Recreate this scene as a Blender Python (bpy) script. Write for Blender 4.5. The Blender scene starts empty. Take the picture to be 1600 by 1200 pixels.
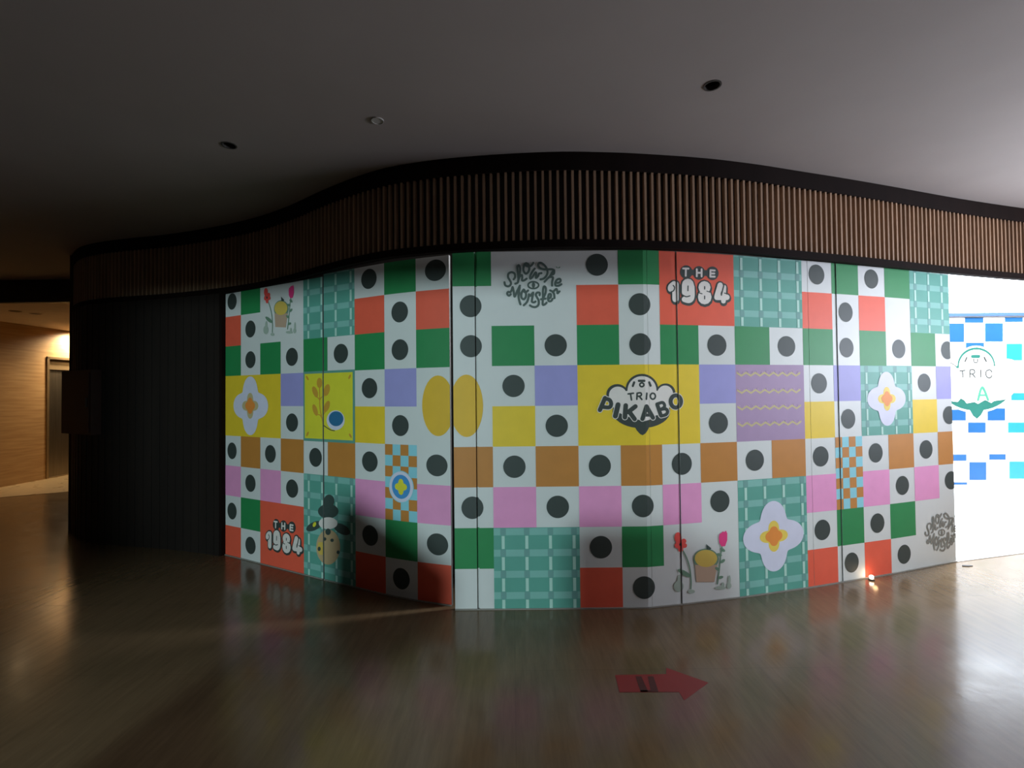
import bpy, math, random
from mathutils import Vector, Matrix
from mathutils.geometry import tessellate_polygon
random.seed(7)
C = bpy.context.scene.collection
sc = bpy.context.scene

# ------------------------------------------------------------------ camera
CELL = 0.29                       # printed checker cell
EYE = 5.32 * CELL                 # eye height
FPX = 750.0                       # focal length in pixels of a 1600 wide frame
ROLL = -0.0108
PITCH = math.atan(14.4 / FPX)
F = Vector((0, math.cos(PITCH), math.sin(PITCH)))
U0 = Vector((0, -math.sin(PITCH), math.cos(PITCH)))
R0 = Vector((1, 0, 0))
RV = R0 * math.cos(ROLL) + U0 * math.sin(ROLL)
UV = -R0 * math.sin(ROLL) + U0 * math.cos(ROLL)
CAMP = Vector((0, 0, EYE))
cam = bpy.data.cameras.new('camera')
cam.sensor_width = 36.0
cam.lens = 36.0 * FPX / 1600.0
cam.clip_end = 200
camo = bpy.data.objects.new('camera', cam)
C.objects.link(camo)
M = Matrix.Identity(4)
for i in range(3):
    M[i][0] = RV[i]; M[i][1] = UV[i]; M[i][2] = -F[i]; M[i][3] = CAMP[i]
camo.matrix_world = M
sc.camera = camo

def ray(x, y):
    return (F + RV * ((x - 800) / FPX) + UV * ((600 - y) / FPX))
def at_z(x, y, z):
    d = ray(x, y); t = (z - EYE) / d.z
    return CAMP + d * t
def at_y(x, y, Y):
    d = ray(x, y); return CAMP + d * (Y / d.y)

# ------------------------------------------------------------------ world, lights, exposure
sc.view_settings.view_transform = 'Standard'
sc.view_settings.look = 'None'
sc.view_settings.gamma = 1.0
sc.view_settings.use_curve_mapping = False
sc.view_settings.exposure = 0.0
w = bpy.data.worlds.new('world'); sc.world = w; w.use_nodes = True
bg = w.node_tree.nodes['Background']
bg.inputs[0].default_value = (1.0, 0.86, 0.74, 1); bg.inputs[1].default_value = 0.007

def aim(o, target):
    d = (Vector(target) - o.location)
    o.rotation_euler = d.to_track_quat('-Z', 'Y').to_euler()
def area(name, loc, target, sx, sy, power, col, spread=180):
    l = bpy.data.lights.new(name, 'AREA'); l.shape = 'RECTANGLE'; l.size = sx; l.size_y = sy
    l.energy = power; l.color = col; l.spread = math.radians(spread)
    o = bpy.data.objects.new(name, l); o.location = loc; C.objects.link(o); aim(o, target); return o
def spot(name, loc, target, power, col, deg, blend=0.4, rad=0.08):
    l = bpy.data.lights.new(name, 'SPOT'); l.energy = power; l.color = col
    l.spot_size = math.radians(deg); l.spot_blend = blend; l.shadow_soft_size = rad
    o = bpy.data.objects.new(name, l); o.location = loc; C.objects.link(o); aim(o, target); return o
# added lamp outside the frame: daylight spilling in from the right
area('right_daylight_fill', (6.2, 2.6, 1.9), (3.0, 2.0, 3.2), 2.0, 1.0, 150, (0.80, 0.86, 1.0), 150)
# daylight falling into the atrium behind the bulkhead on the right
area('atrium_skylight', (8.2, 6.0, 6.6), (8.2, 6.2, 0), 7.5, 3.0, 4900, (0.93, 0.97, 1.0))
# unseen spots behind the camera: cool light from the left, added warm fill
LAMP = Vector((-2.6, -3.0, 1.50))
spot('unseen_cool_spot', LAMP, (-0.5, 4.0, 1.25), 740, (0.74, 0.97, 1.0), 62, 0.5, 0.06)
spot('added_fill_spot', (2.4, -3.0, 1.50), (3.0, 4.2, 1.3), 125, (1.0, 0.95, 0.86), 50, 0.9, 0.05)

# ------------------------------------------------------------------ helpers
def lin(c):
    c = c / 255.0
    return c / 12.92 if c <= 0.04045 else ((c + 0.055) / 1.055) ** 2.4
def mat(name, col, rough=0.6, noise=0.06, scale=6.0, metal=0.0, bump=0.0, spec=0.5, stretch=(1, 1, 1)):
    m = bpy.data.materials.new(name); m.use_nodes = True
    nt = m.node_tree; b = nt.nodes['Principled BSDF']
    b.inputs['Roughness'].default_value = rough
    b.inputs['Metallic'].default_value = metal
    b.inputs['Specular IOR Level'].default_value = spec
    tc = nt.nodes.new('ShaderNodeTexCoord'); mp = nt.nodes.new('ShaderNodeMapping')
    mp.inputs['Scale'].default_value = stretch
    no = nt.nodes.new('ShaderNodeTexNoise'); no.inputs['Scale'].default_value = scale; no.inputs['Detail'].default_value = 5
    rp = nt.nodes.new('ShaderNodeValToRGB')
    k0, k1 = 1 - noise, 1 + noise
    rp.color_ramp.elements[0].position = 0.3; rp.color_ramp.elements[1].position = 0.7
    rp.color_ramp.elements[0].color = (col[0] * k0, col[1] * k0, col[2] * k0, 1)
    rp.color_ramp.elements[1].color = (min(1, col[0] * k1), min(1, col[1] * k1), min(1, col[2] * k1), 1)
    nt.links.new(tc.outputs['Object'], mp.inputs[0]); nt.links.new(mp.outputs[0], no.inputs['Vector'])
    nt.links.new(no.outputs['Fac'], rp.inputs[0]); nt.links.new(rp.outputs[0], b.inputs['Base Color'])
    if bump:
        bp = nt.nodes.new('ShaderNodeBump'); bp.inputs['Strength'].default_value = bump; bp.inputs['Distance'].default_value = 0.01
        nt.links.new(no.outputs['Fac'], bp.inputs['Height']); nt.links.new(bp.outputs[0], b.inputs['Normal'])
    return m
def emis(name, col, s):
    m = bpy.data.materials.new(name); m.use_nodes = True; nt = m.node_tree
    b = nt.nodes['Principled BSDF']
    b.inputs['Base Color'].default_value = (*col, 1)
    b.inputs['Emission Color'].default_value = (*col, 1); b.inputs['Emission Strength'].default_value = s
    return m
WREF = (lin(168), lin(180), lin(178))
def ink(name, rgb, rough=0.55):        # ink albedo, from its look beside the white vinyl
    c = tuple(min(0.95, lin(v) / wv * 0.80) for v, wv in zip(rgb, WREF))
    return mat(name, c, rough, 0.03, 9.0)

INK = {
 'W': mat('white_vinyl', (0.78, 0.80, 0.79), 0.5, 0.02, 4),
 'K': ink('charcoal_ink', (42, 53, 50)), 'M': ink('slate_ink', (62, 80, 75)), 'N': ink('faded_ink', (100, 106, 100)), 'G': ink('green_ink', (28, 112, 62)),
 'R': ink('red_ink', (186, 78, 56)), 'Y': ink('yellow_ink', (192, 166, 38)),
 'B': ink('brown_ink', (150, 106, 46)), 'P': ink('pink_ink', (182, 128, 166)),
 'L': ink('lavender_ink', (122, 128, 176)), 'T': ink('teal_ink', (70, 134, 120)),
 't': ink('pale_teal_ink', (98, 154, 144)), 'd': ink('mint_ink', (138, 180, 168)), 'x': ink('grey_teal_ink', (84, 132, 126)),
 'A': ink('amber_ink', (176, 150, 34)), 'O': ink('orange_ink', (196, 118, 50)), 'g': ink('gold_ink', (204, 170, 72)),
 'w': ink('bluish_white_ink', (166, 178, 192)), 'b': ink('blue_ink', (50, 120, 170)), 'c': ink('sky_ink', (108, 172, 182)),
 'p': ink('purple_ink', (128, 114, 142)), 'z': ink('khaki_ink', (150, 148, 108)), 'q': ink('mauve_ink', (140, 124, 150)),
 'l': ink('lime_ink', (172, 178, 44)), 'o': ink('ochre_ink', (158, 128, 44)), 'n': ink('navy_ink', (34, 90, 124)),
 'm': ink('magenta_ink', (186, 52, 108)), 'r': ink('flower_red_ink', (188, 66, 60)), 'F': ink('leaf_ink', (82, 116, 96)),
 'f': ink('pale_leaf_ink', (128, 150, 138)), 'a': ink('tan_ink', (146, 132, 112)), 'y': ink('mustard_ink', (166, 152, 70)),
 's': ink('light_grey_ink', (176, 182, 176)), 'S': ink('sprig_frame_ink', (74, 128, 114)), 'D': ink('dark_leaf_ink', (44, 62, 58)),
 'k': ink('peach_ink', (150, 138, 104)),
}
def mesh_obj(name, verts, faces, mats, idx=None, parent=None, smooth=False):
    me = bpy.data.meshes.new(name)
    me.from_pydata([tuple(v) for v in verts], [], faces)
    for m in (mats if isinstance(mats, (list, tuple)) else [mats]): me.materials.append(m)
    if idx:
        for p, i in zip(me.polygons, idx): p.material_index = i
    if smooth:
        for p in me.polygons: p.use_smooth = True
    me.update()
    o = bpy.data.objects.new(name, me); C.objects.link(o)
    if parent:
        o.parent = parent
        o.matrix_parent_inverse = Matrix.Translation(-parent.location) if parent.type == 'EMPTY' or True else Matrix()
    return o
def tag(o, label=None, cat=None, group=None, kind=None):
    if label: o['label'] = label
    if cat: o['category'] = cat
    if group: o['group'] = group
    if kind: o['kind'] = kind
    return o
def thing(name, loc, label, cat, group=None):
    o = bpy.data.objects.new(name, None); o.location = loc; o.empty_display_size = 0.1; C.objects.link(o)
    bpy.context.view_layer.update()
    return tag(o, label, cat, group)
class MB:
    def __init__(s): s.v = []; s.f = []; s.i = []
    def quad(s, a, b, c, d, i=0):
        n = len(s.v); s.v += [a, b, c, d]; s.f.append((n, n + 1, n + 2, n + 3)); s.i.append(i)
    def poly(s, pts, i=0):
        n = len(s.v); s.v += list(pts); s.f.append(tuple(range(n, n + len(pts)))); s.i.append(i)
    def box(s, lo, hi, i=0, rot=0, org=None):
        x0, y0, z0 = lo; x1, y1, z1 = hi
        P = [Vector(p) for p in ((x0,y0,z0),(x1,y0,z0),(x1,y1,z0),(x0,y1,z0),(x0,y0,z1),(x1,y0,z1),(x1,y1,z1),(x0,y1,z1))]
        if org is not None:
            Rm = Matrix.Rotation(rot, 3, 'Z'); P = [Rm @ p + Vector(org) for p in P]
        n = len(s.v); s.v += P
        for f in ((0,3,2,1),(4,5,6,7),(0,1,5,4),(1,2,6,5),(2,3,7,6),(3,0,4,7)):
            s.f.append(tuple(n + k for k in f)); s.i.append(i)
    def prism(s, pts, z0, z1, i=0):
        n = len(s.v); k = len(pts)
        s.v += [Vector((p[0], p[1], z0)) for p in pts] + [Vector((p[0], p[1], z1)) for p in pts]
        s.f.append(tuple(range(n + k - 1, n - 1, -1))); s.f.append(tuple(range(n + k, n + 2 * k))); s.i += [i, i]
        for a in range(k):
            b = (a + 1) % k; s.f.append((n + a, n + b, n + k + b, n + k + a)); s.i.append(i)
    def cyl(s, c, r, z0, z1, seg=32, i=0):
        s.prism([(c[0] + r * math.cos(2 * math.pi * k / seg), c[1] + r * math.sin(2 * math.pi * k / seg)) for k in range(seg)], z0, z1, i)
    def ring(s, c, r0, r1, z0, z1, seg=32, i=0):
        for k in range(seg):
            a = 2 * math.pi * k / seg; b = 2 * math.pi * (k + 1) / seg
            P = lambda r, t, z: Vector((c[0] + r * math.cos(t), c[1] + r * math.sin(t), z))
            s.quad(P(r0, a, z0), P(r1, a, z0), P(r1, b, z0), P(r0, b, z0), i)
            s.quad(P(r0, a, z1), P(r0, b, z1), P(r1, b, z1), P(r1, a, z1), i)
            s.quad(P(r1, a, z0), P(r1, a, z1), P(r1, b, z1), P(r1, b, z0), i)
            s.quad(P(r0, a, z0), P(r0, b, z0), P(r0, b, z1), P(r0, a, z1), i)
    def strip(s, path, z0, z1, depth, nrm, i=0, closed_ends=True):
        # band along a plan path, front face at the path, back face depth behind
        n = len(path)
        fr = [Vector((p[0], p[1])) for p in path]
        bk = [p - m * depth for p, m in zip(fr, nrm)]
        V3 = lambda p, z: Vector((p[0], p[1], z))
        for k in range(n - 1):
            s.quad(V3(fr[k], z0), V3(fr[k+1], z0), V3(fr[k+1], z1), V3(fr[k], z1), i)
            s.quad(V3(bk[k+1], z0), V3(bk[k], z0), V3(bk[k], z1), V3(bk[k+1], z1), i)
            s.quad(V3(bk[k], z0), V3(bk[k+1], z0), V3(fr[k+1], z0), V3(fr[k], z0), i)
            s.quad(V3(fr[k], z1), V3(fr[k+1], z1), V3(bk[k+1], z1), V3(bk[k], z1), i)
        for k in (0, n - 1):
            s.quad(V3(fr[k], z0), V3(fr[k], z1), V3(bk[k], z1), V3(bk[k], z0), i)
    def obj(s, name, mats, parent=None, smooth=False):
        return mesh_obj(name, s.v, s.f, mats, s.i, parent, smooth)
def normals(path):
    out = []
    for k in range(len(path)):
        a = path[max(0, k - 1)]; b = path[min(len(path) - 1, k + 1)]
        t = (Vector((b[0], b[1])) - Vector((a[0], a[1]))).normalized()
        out.append(Vector((t.y, -t.x)))
    return out
def catmull(P, sub=6):
    out = []
    for i in range(len(P) - 1):
        p0 = P[max(0, i - 1)]; p1 = P[i]; p2 = P[i + 1]; p3 = P[min(len(P) - 1, i + 2)]
        for k in range(sub):
            t = k / sub
            out.append(0.5 * ((2 * p1) + (-p0 + p2) * t + (2 * p0 - 5 * p1 + 4 * p2 - p3) * t * t + (-p0 + 3 * p1 - 3 * p2 + p3) * t ** 3))
    out.append(P[-1]); return out
def resample(path, step):
    out = [path[0]]; acc = 0.0
    for a, b in zip(path, path[1:]):
        L = (b - a).length; d = step - acc
        while d <= L:
            out.append(a + (b - a) * (d / L)); d += step
        acc = L - (d - step)
    return out

# ------------------------------------------------------------------ setting: floor, ceiling, walls
CEIL = EYE + 5.75 * CELL
RAILZ = EYE + 3.47 * CELL
edge_px = [(112,399),(118,391),(130,384),(160,377.5),(205,372),(250,367.5),(300,360.5),(350,351.5),(400,339.5),(450,322),(500,299),
           (550,278.5),(600,263),(650,254),(700,247.5),(780,241),(870,237),(935,237.5),(1000,240),(1100,247),(1180,256.5),(1250,267.5),
           (1325,279.5),(1400,292.5),(1500,310.5),(1600,325.5),(1700,338)]
edge = [Vector((p.x, p.y)) for p in (at_z(x, y, CEIL) for x, y in edge_px)]
edge = catmull(edge, 6)
# carry the curve on beyond the frame on the right
d = (edge[-1] - edge[-8]).normalized()
for k in range(1, 9): edge.append(edge[-1] + d * 0.45)
e_n = normals(edge)

# floor: honey brown polished stone with long streaks
def floor_mat(name, c0, c1, rough0, rough1):
    m = bpy.data.materials.new(name); m.use_nodes = True; nt = m.node_tree; b = nt.nodes['Principled BSDF']
    N = nt.nodes.new; Lk = nt.links.new
    tc = N('ShaderNodeTexCoord'); mp = N('ShaderNodeMapping'); mp.inputs['Scale'].default_value = (9, 0.9, 1); mp.inputs['Rotation'].default_value = (0, 0, 0.22)
    n1 = N('ShaderNodeTexNoise'); n1.inputs['Scale'].default_value = 3.2; n1.inputs['Detail'].default_value = 8; n1.inputs['Roughness'].default_value = 0.65
    n2 = N('ShaderNodeTexNoise'); n2.inputs['Scale'].default_value = 2.3; n2.inputs['Detail'].default_value = 4
    mx = N('ShaderNodeMix'); mx.data_type = 'FLOAT'; mx.inputs[0].default_value = 0.25
    rp = N('ShaderNodeValToRGB'); rp.color_ramp.elements[0].position = 0.32; rp.color_ramp.elements[1].position = 0.68
    rp.color_ramp.elements[0].color = (*c0, 1); rp.color_ramp.elements[1].color = (*c1, 1)
    br = N('ShaderNodeTexBrick'); br.inputs['Scale'].default_value = 1.0; br.inputs['Brick Width'].default_value = 0.9; br.inputs['Row Height'].default_value = 0.9
    br.offset = 0.0; br.inputs['Mortar Size'].default_value = 0.0015
    br.inputs['Color1'].default_value = (1, 1, 1, 1); br.inputs['Color2'].default_value = (0.93, 0.93, 0.93, 1); br.inputs['Mortar'].default_value = (0.8, 0.8, 0.8, 1)
    ml = N('ShaderNodeMix'); ml.data_type = 'RGBA'; ml.blend_type = 'MULTIPLY'; ml.inputs[0].default_value = 1
    Lk(tc.outputs['Object'], mp.inputs[0]); Lk(mp.outputs[0], n1.inputs['Vector']); Lk(tc.outputs['Object'], n2.inputs['Vector'])
    Lk(n1.outputs['Fac'], mx.inputs[2]); Lk(n2.outputs['Fac'], mx.inputs[3]); Lk(mx.outputs[0], rp.inputs[0])
    Lk(tc.outputs['Object'], br.inputs['Vector'])
    Lk(rp.outputs[0], ml.inputs[6]); Lk(br.outputs['Color'], ml.inputs[7]); Lk(ml.outputs[2], b.inputs['Base Color'])
    mr = N('ShaderNodeMapRange'); mr.inputs['From Min'].default_value = 0.3; mr.inputs['From Max'].default_value = 0.7
    mr.inputs['To Min'].default_value = rough0; mr.inputs['To Max'].default_value = rough1
    n3 = N('ShaderNodeTexNoise'); n3.inputs['Scale'].default_value = 5; n3.inputs['Detail'].default_value = 6
    Lk(tc.outputs['Object'], n3.inputs['Vector']); Lk(n3.outputs['Fac'], mr.inputs[0]); Lk(mr.outputs[0], b.inputs['Roughness'])
    bp = N('ShaderNodeBump'); bp.inputs['Strength'].default_value = 0.16; bp.inputs['Distance'].default_value = 0.004
    n4 = N('ShaderNodeTexNoise'); n4.inputs['Scale'].default_value = 14; n4.inputs['Detail'].default_value = 3
    Lk(tc.outputs['Object'], n4.inputs['Vector']); Lk(n4.outputs['Fac'], bp.inputs['Height']); Lk(bp.outputs[0], b.inputs['Normal'])
    return m
M_floor = floor_mat('polished_brown_stone', (0.118, 0.078, 0.042), (0.172, 0.116, 0.064), 0.15, 0.24)
M_floor2 = floor_mat('beige_corridor_stone', (0.36, 0.26, 0.14), (0.48, 0.36, 0.21), 0.25, 0.4)
fl = MB(); fl.box((-16, -7, -0.2), (16, 14, 0)); tag(fl.obj('floor', M_floor), kind='structure')

M_ceil = mat('painted_plaster', (0.345, 0.305, 0.29), 0.9, 0.03, 2.0, bump=0.05, spec=0.2)
holes_px = [(1113, 133.5), (358, 227)]
holes = [at_z(x, y, CEIL) for x, y in holes_px]
outer = [Vector((p.x, p.y, CEIL)) for p in edge] + [Vector((edge[-1].x, -7, CEIL)), Vector((-16, -7, CEIL)), Vector((-16, 6.72, CEIL)), Vector((edge[0].x, 6.72, CEIL))]
HR = 0.045
loops = [outer] + [[Vector((h.x + HR * math.cos(-2 * math.pi * k / 32), h.y + HR * math.sin(-2 * math.pi * k / 32), CEIL)) for k in range(32)] for h in holes]
tri = tessellate_polygon(loops)
flat = [v for l in loops for v in l]
c_o = mesh_obj('ceiling', flat, [tuple(t) for t in tri], M_ceil); tag(c_o, kind='structure')
# slab above the ceiling, clear of the recessed cans
sl = MB(); sl.prism([(p.x, p.y) for p in outer], CEIL + 0.16, CEIL + 0.2); tag(sl.obj('ceiling_slab', M_ceil), kind='structure')

M_rim = mat('dark_lamp_rim', (0.05, 0.045, 0.04), 0.5)
M_can = mat('black_lamp_can', (0.012, 0.011, 0.010), 0.6)
for h, lab in zip(holes, ('dark unlit recessed downlight in the ceiling, the larger one at upper right',
                          'dark unlit recessed downlight in the ceiling, the smaller one at upper left')):
    t = thing('recessed_downlight', (h.x, h.y, CEIL), lab, 'downlight', 'unlit downlights in the ceiling')
    a = MB(); a.ring((h.x, h.y), HR - 0.006, HR + 0.003, CEIL - 0.003, CEIL + 0.02); a.obj('rim', M_rim, t)
    a = MB()
    for k in range(32):
        p = [Vector((h.x + (HR - 0.001) * math.cos(2 * math.pi * q / 32), h.y + (HR - 0.001) * math.sin(2 * math.pi * q / 32), 0)) for q in (k, k + 1)]
        a.quad(Vector((p[0].x, p[0].y, CEIL)), Vector((p[1].x, p[1].y, CEIL)), Vector((p[1].x, p[1].y, CEIL + 0.1)), Vector((p[0].x, p[0].y, CEIL + 0.1)))
    a.cyl((h.x, h.y), HR, CEIL + 0.1, CEIL + 0.105); a.obj('lamp_can', M_can, t)
    a = MB(); a.cyl((h.x, h.y), 0.026, CEIL + 0.075, CEIL + 0.1); a.obj('bulb', mat('unlit_bulb', (0.08, 0.08, 0.08), 0.3), t)
cp = at_z(590, 188, CEIL)
a = MB(); a.cyl((cp.x, cp.y), 0.032, CEIL - 0.004, CEIL); a.ring((cp.x, cp.y), 0.032, 0.038, CEIL - 0.007, CEIL)
tag(a.obj('sprinkler_cover', mat('cover_paint', (0.40, 0.38, 0.36), 0.7)), 'small round cover plate flush in the ceiling between the two dark downlights', 'ceiling cover')

# ------------------------------------------------------------------ slatted bulkhead that follows the curve
M_wood_dark = mat('black_brown_wood', (0.010, 0.005, 0.004), 0.85, 0.2, 8, spec=0.12, stretch=(1, 1, 0.2))
M_slat = mat('brown_slat_wood', (0.36, 0.225, 0.14), 0.5, 0.18, 12, stretch=(1, 1, 0.1))
M_back = mat('dark_slat_backing', (0.014, 0.007, 0.006), 0.7)
bc = Vector((edge[60].x, edge[60].y, RAILZ))
bulk = thing('slatted_bulkhead', bc, 'dark curved wooden bulkhead with vertical slats running under the ceiling above the checkered hoarding', 'bulkhead')
path = edge; nr = e_n
off = lambda P, Nn, o: [p + m * o for p, m in zip(P, Nn)]
a = MB(); a.strip(off(path, nr, 0.0), EYE + 5.32 * CELL, CEIL + 0.02, 0.12, nr); a.obj('top_trim', M_wood_dark, bulk)
a = MB(); a.strip(off(path, nr, -0.042), RAILZ, CEIL + 0.01, 0.012, nr); a.obj('backing_board', M_back, bulk)
a = MB(); a.strip(off(path, nr, -0.004), RAILZ, EYE + 3.65 * CELL, 0.05, nr); a.obj('bottom_rail', M_wood_dark, bulk)
fine = resample(path, 0.052)
fn = normals(fine)
a = MB(); z0 = EYE + 3.65 * CELL; z1 = EYE + 5.32 * CELL
for p, m in zip(fine, fn):
    t = Vector((-m.y, m.x)); f = p - m * 0.012; b = p - m * 0.043
    hw = 0.0085
    a.prism([f - t * hw, f + t * hw, b + t * hw, b - t * hw], z0, z1)
so = a.obj('slats', M_slat, bulk)

# ------------------------------------------------------------------ dark wall on the left of the hoarding
BL = at_z(349.5, 866, 0); BL2 = Vector((BL.x, BL.y))
lw = [p for p in edge if (p - edge[0]).length < 50]
# portion of the curve left of the hoarding
sel = []
for p in edge:
    q = Vector((p.x, p.y, 0)) - CAMP
    px = 800 + FPX * q.dot(RV) / q.dot(F)
    if px < 349: sel.append(p)
sn = normals(sel)
corner = sel[0]
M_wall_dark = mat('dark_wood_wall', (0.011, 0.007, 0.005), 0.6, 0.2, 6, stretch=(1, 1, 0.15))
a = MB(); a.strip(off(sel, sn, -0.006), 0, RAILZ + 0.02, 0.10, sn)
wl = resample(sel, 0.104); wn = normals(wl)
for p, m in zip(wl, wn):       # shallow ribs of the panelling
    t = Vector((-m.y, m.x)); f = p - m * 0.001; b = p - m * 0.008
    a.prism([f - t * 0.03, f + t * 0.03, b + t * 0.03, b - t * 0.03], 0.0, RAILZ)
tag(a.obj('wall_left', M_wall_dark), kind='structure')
# return of the wall, running back to the corridor
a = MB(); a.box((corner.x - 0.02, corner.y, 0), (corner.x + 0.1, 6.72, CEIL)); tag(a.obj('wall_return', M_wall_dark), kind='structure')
# mullion between wall and hoarding
e2 = sel[-1]; a = MB(); md = sn[-1]
tt = Vector((-md.y, md.x))
a.prism([e2 + tt * 0.03 - md * 0.01, e2 - tt * 0.015 - md * 0.01, e2 - tt * 0.015 - md * 0.2, e2 + tt * 0.03 - md * 0.2], 0, RAILZ)
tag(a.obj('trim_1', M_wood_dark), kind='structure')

# ------------------------------------------------------------------ hoarding: plan curve and print coordinates
base_px = [(349.5, 866), (430, 885.7), (508, 906)]
curve_px = [(508, 906), (560, 918.8), (605, 929.6), (652, 938.6), (706, 946.5)]
right_px = [(711, 953), (1013, 950), (1058, 945.5), (1155, 934), (1265, 918), (1310, 910.7), (1400, 895.5), (1494, 877.6)]
fp = lambda p: Vector((at_z(p[0], p[1], 0).x, at_z(p[0], p[1], 0).y))
left = [fp(base_px[0]), fp(base_px[2])] + catmull([fp(p) for p in curve_px], 4)[1:]
right = [fp(p) for p in right_px]
PL = left + right
S = [0.0]
for a_, b_ in zip(PL, PL[1:]): S.append(S[-1] + (b_ - a_).length)
STEP_A = S[len(left) - 1]; STEP_B = S[len(left)]
END = S[-1]
def P_at(s):
    for k in range(len(S) - 1):
        if s <= S[k + 1] or k == len(S) - 2:
            t = (s - S[k]) / (S[k + 1] - S[k]); return PL[k] + (PL[k + 1] - PL[k]) * t
def N_at(s):
    for k in range(len(S) - 1):
        if s <= S[k + 1] or k == len(S) - 2:
            t = (PL[k + 1] - PL[k]).normalized(); return Vector((t.y, -t.x))
def ray_sv(x, y):
    """pixel -> (arc length, row) on the hoarding, measured on the photograph"""
    d = ray(x, y); dx, dy = d.x, d.y
    for k in range(len(S) - 1):
        if k == len(left) - 1: continue
        a_, b_ = PL[k], PL[k + 1]; e = b_ - a_
        den = dx * e.y - dy * e.x
        if abs(den) < 1e-9: continue
        t = (a_.x * e.y - a_.y * e.x) / den
        q = (a_.x * dy - a_.y * dx) / den
        lo = -3 if k == 0 else (-0.03 if k == len(left) else -0.001); hi = 1.001 if k < len(S) - 2 else 4
        if lo <= q <= hi and t > 0:
            return S[k] + q * (S[k + 1] - S[k]), 9 - (EYE + t * d.z) / CELL
    return None
KX = [349.4, 376.5, 406.8, 438.7, 474.3, 511.8, 554.5, 601, 650.5, 703.5, 768.7, 835.3, 902, 967.8, 1032.2, 1092, 1148.8, 1203, 1255.3, 1302, 1343.8, 1385, 1424, 1462, 1499]
KS = [ray_sv(x, 570)[0] for x in KX]
def u2s(u):
    k = max(0, min(len(KS) - 2, int(math.floor(u))))
    return KS[k] + (KS[k + 1] - KS[k]) * (u - k)
def s2u(s):
    k = 0
    while k < len(KS) - 2 and s > KS[k + 1]: k += 1
    return k + (s - KS[k]) / (KS[k + 1] - KS[k])
def pxuv(x, y):
    s, v = ray_sv(x, y); return (s2u(s), v)

GR = []      # grooves: (s0, s1, depth)
for x0, x1, dep in ((504.3, 506.2, 0.05), (742.5, 746.3, 0.018), (1012.7, 1013.3, 0.0015), (1056.8, 1059.6, 0.010), (1264.2, 1264.8, 0.0015), (1306, 1309.5, 0.006)):
    GR.append((ray_sv(x0, 570)[0], ray_sv(x1, 570)[0], dep))
cuts = sorted(set([0.0] + [s for s in S] + [g[0] for g in GR] + [g[1] for g in GR]))
IV = []      # intervals (s0,s1,depth,panel)
pb = [0.0, GR[0][1], STEP_A, GR[3][1], GR[5][1], END]     # panel borders; step handled apart
for a_, b_ in zip(cuts, cuts[1:]):
    if b_ - a_ < 1e-6: continue
    mid = (a_ + b_) / 2
    if STEP_A < mid < STEP_B: continue
    dep = 0.0
    for g in GR:
        if g[0] < mid < g[1]: dep = g[2]
    pn = sum(1 for q in pb[1:-1] if mid > q)
    IV.append((a_, b_, dep, pn))

ART = {}     # part key -> list of (layer, ink, convex polygon in (s,v))
CNT = [0]
def put(key, layer, inkc, pts, uv=True):
    CNT[0] = (CNT[0] + 1) % 120; layer = layer + CNT[0] * 0.007   # prints lie a hair apart, never coplanar
    P = [(u2s(p[0]), p[1]) for p in pts] if uv else list(pts)
    if len(P) > 4:
        V = [Vector((p[0], p[1], 0)) for p in P]
        for t in tessellate_polygon([V]): ART.setdefault(key, []).append((layer, inkc, [P[i] for i in t]))
    else: ART.setdefault(key, []).append((layer, inkc, P))
SHEET = ('printed_sheet', 0)
def rect(key, layer, c, u0, v0, u1, v1): put(key, layer, c, [(u0, v0), (u1, v0), (u1, v1), (u0, v1)])
def ell(key, layer, c, cu, cv, ru, rv, n=36, rot=0.0):
    P = []
    for k in range(n):
        a_ = 2 * math.pi * k / n; x = ru * math.cos(a_); y = rv * math.sin(a_)
        P.append((cu + x * math.cos(rot) - y * math.sin(rot), cv + x * math.sin(rot) + y * math.cos(rot)))
    put(key, layer, c, P)
def lobes(key, layer, c, cu, cv, ru, rv, base=0.63, amp=0.37, n=96):
    fr = lambda a_: base + amp * (math.sqrt(math.cos(2 * a_) ** 2 + 0.012)) ** 1.35
    put(key, layer, c, [(cu + ru * fr(a_) * math.cos(a_), cv + rv * fr(a_) * math.sin(a_)) for a_ in (2 * math.pi * k / n for k in range(n))])
def smooth_path(P, sub=5):
    if len(P) < 3: return [Vector(p) for p in P]
    return catmull([Vector(p) for p in P], sub)
def stroke(key, layer, c, P, wd, tf, curve=True):
    """stroke in local art units (isotropic), tf maps local -> (u,v)"""
    Q = smooth_path(P) if curve else [Vector(p) for p in P]
    h = wd / 2
    for a_, b_ in zip(Q, Q[1:]):
        t = (b_ - a_)
        if t.length < 1e-9: continue
        t.normalize(); n = Vector((-t.y, t.x)) * h
        put(key, layer, c, [tf(a_ + n), tf(b_ + n), tf(b_ - n), tf(a_ - n)])
    for q in Q:
        put(key, layer, c, [tf(q + Vector((math.cos(k * math.pi / 6), math.sin(k * math.pi / 6))) * h) for k in range(12)])
def blob(key, layer, c, cx, cy, rx, ry, tf, rot=0.0, n=36):
    put(key, layer, c, [tf(Vector((cx + rx * math.cos(a_) * math.cos(rot) - ry * math.sin(a_) * math.sin(rot), cy + rx * math.cos(a_) * math.sin(rot) + ry * math.sin(a_) * math.cos(rot)))) for a_ in (2 * math.pi * k / n for k in range(n))])
def ringart(key, layer, c, cx, cy, rx, ry, wd, tf):
    P = [(cx + rx * math.cos(2 * math.pi * k / 28), cy + ry * math.sin(2 * math.pi * k / 28)) for k in range(29)]
    stroke(key, layer, c, P, wd, tf, False)
def tf_from(ox, oy, sc_):                # crop pixels -> uv through the photograph
    return lambda p: pxuv(ox + p[0] / sc_, oy + p[1] / sc_)
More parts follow.
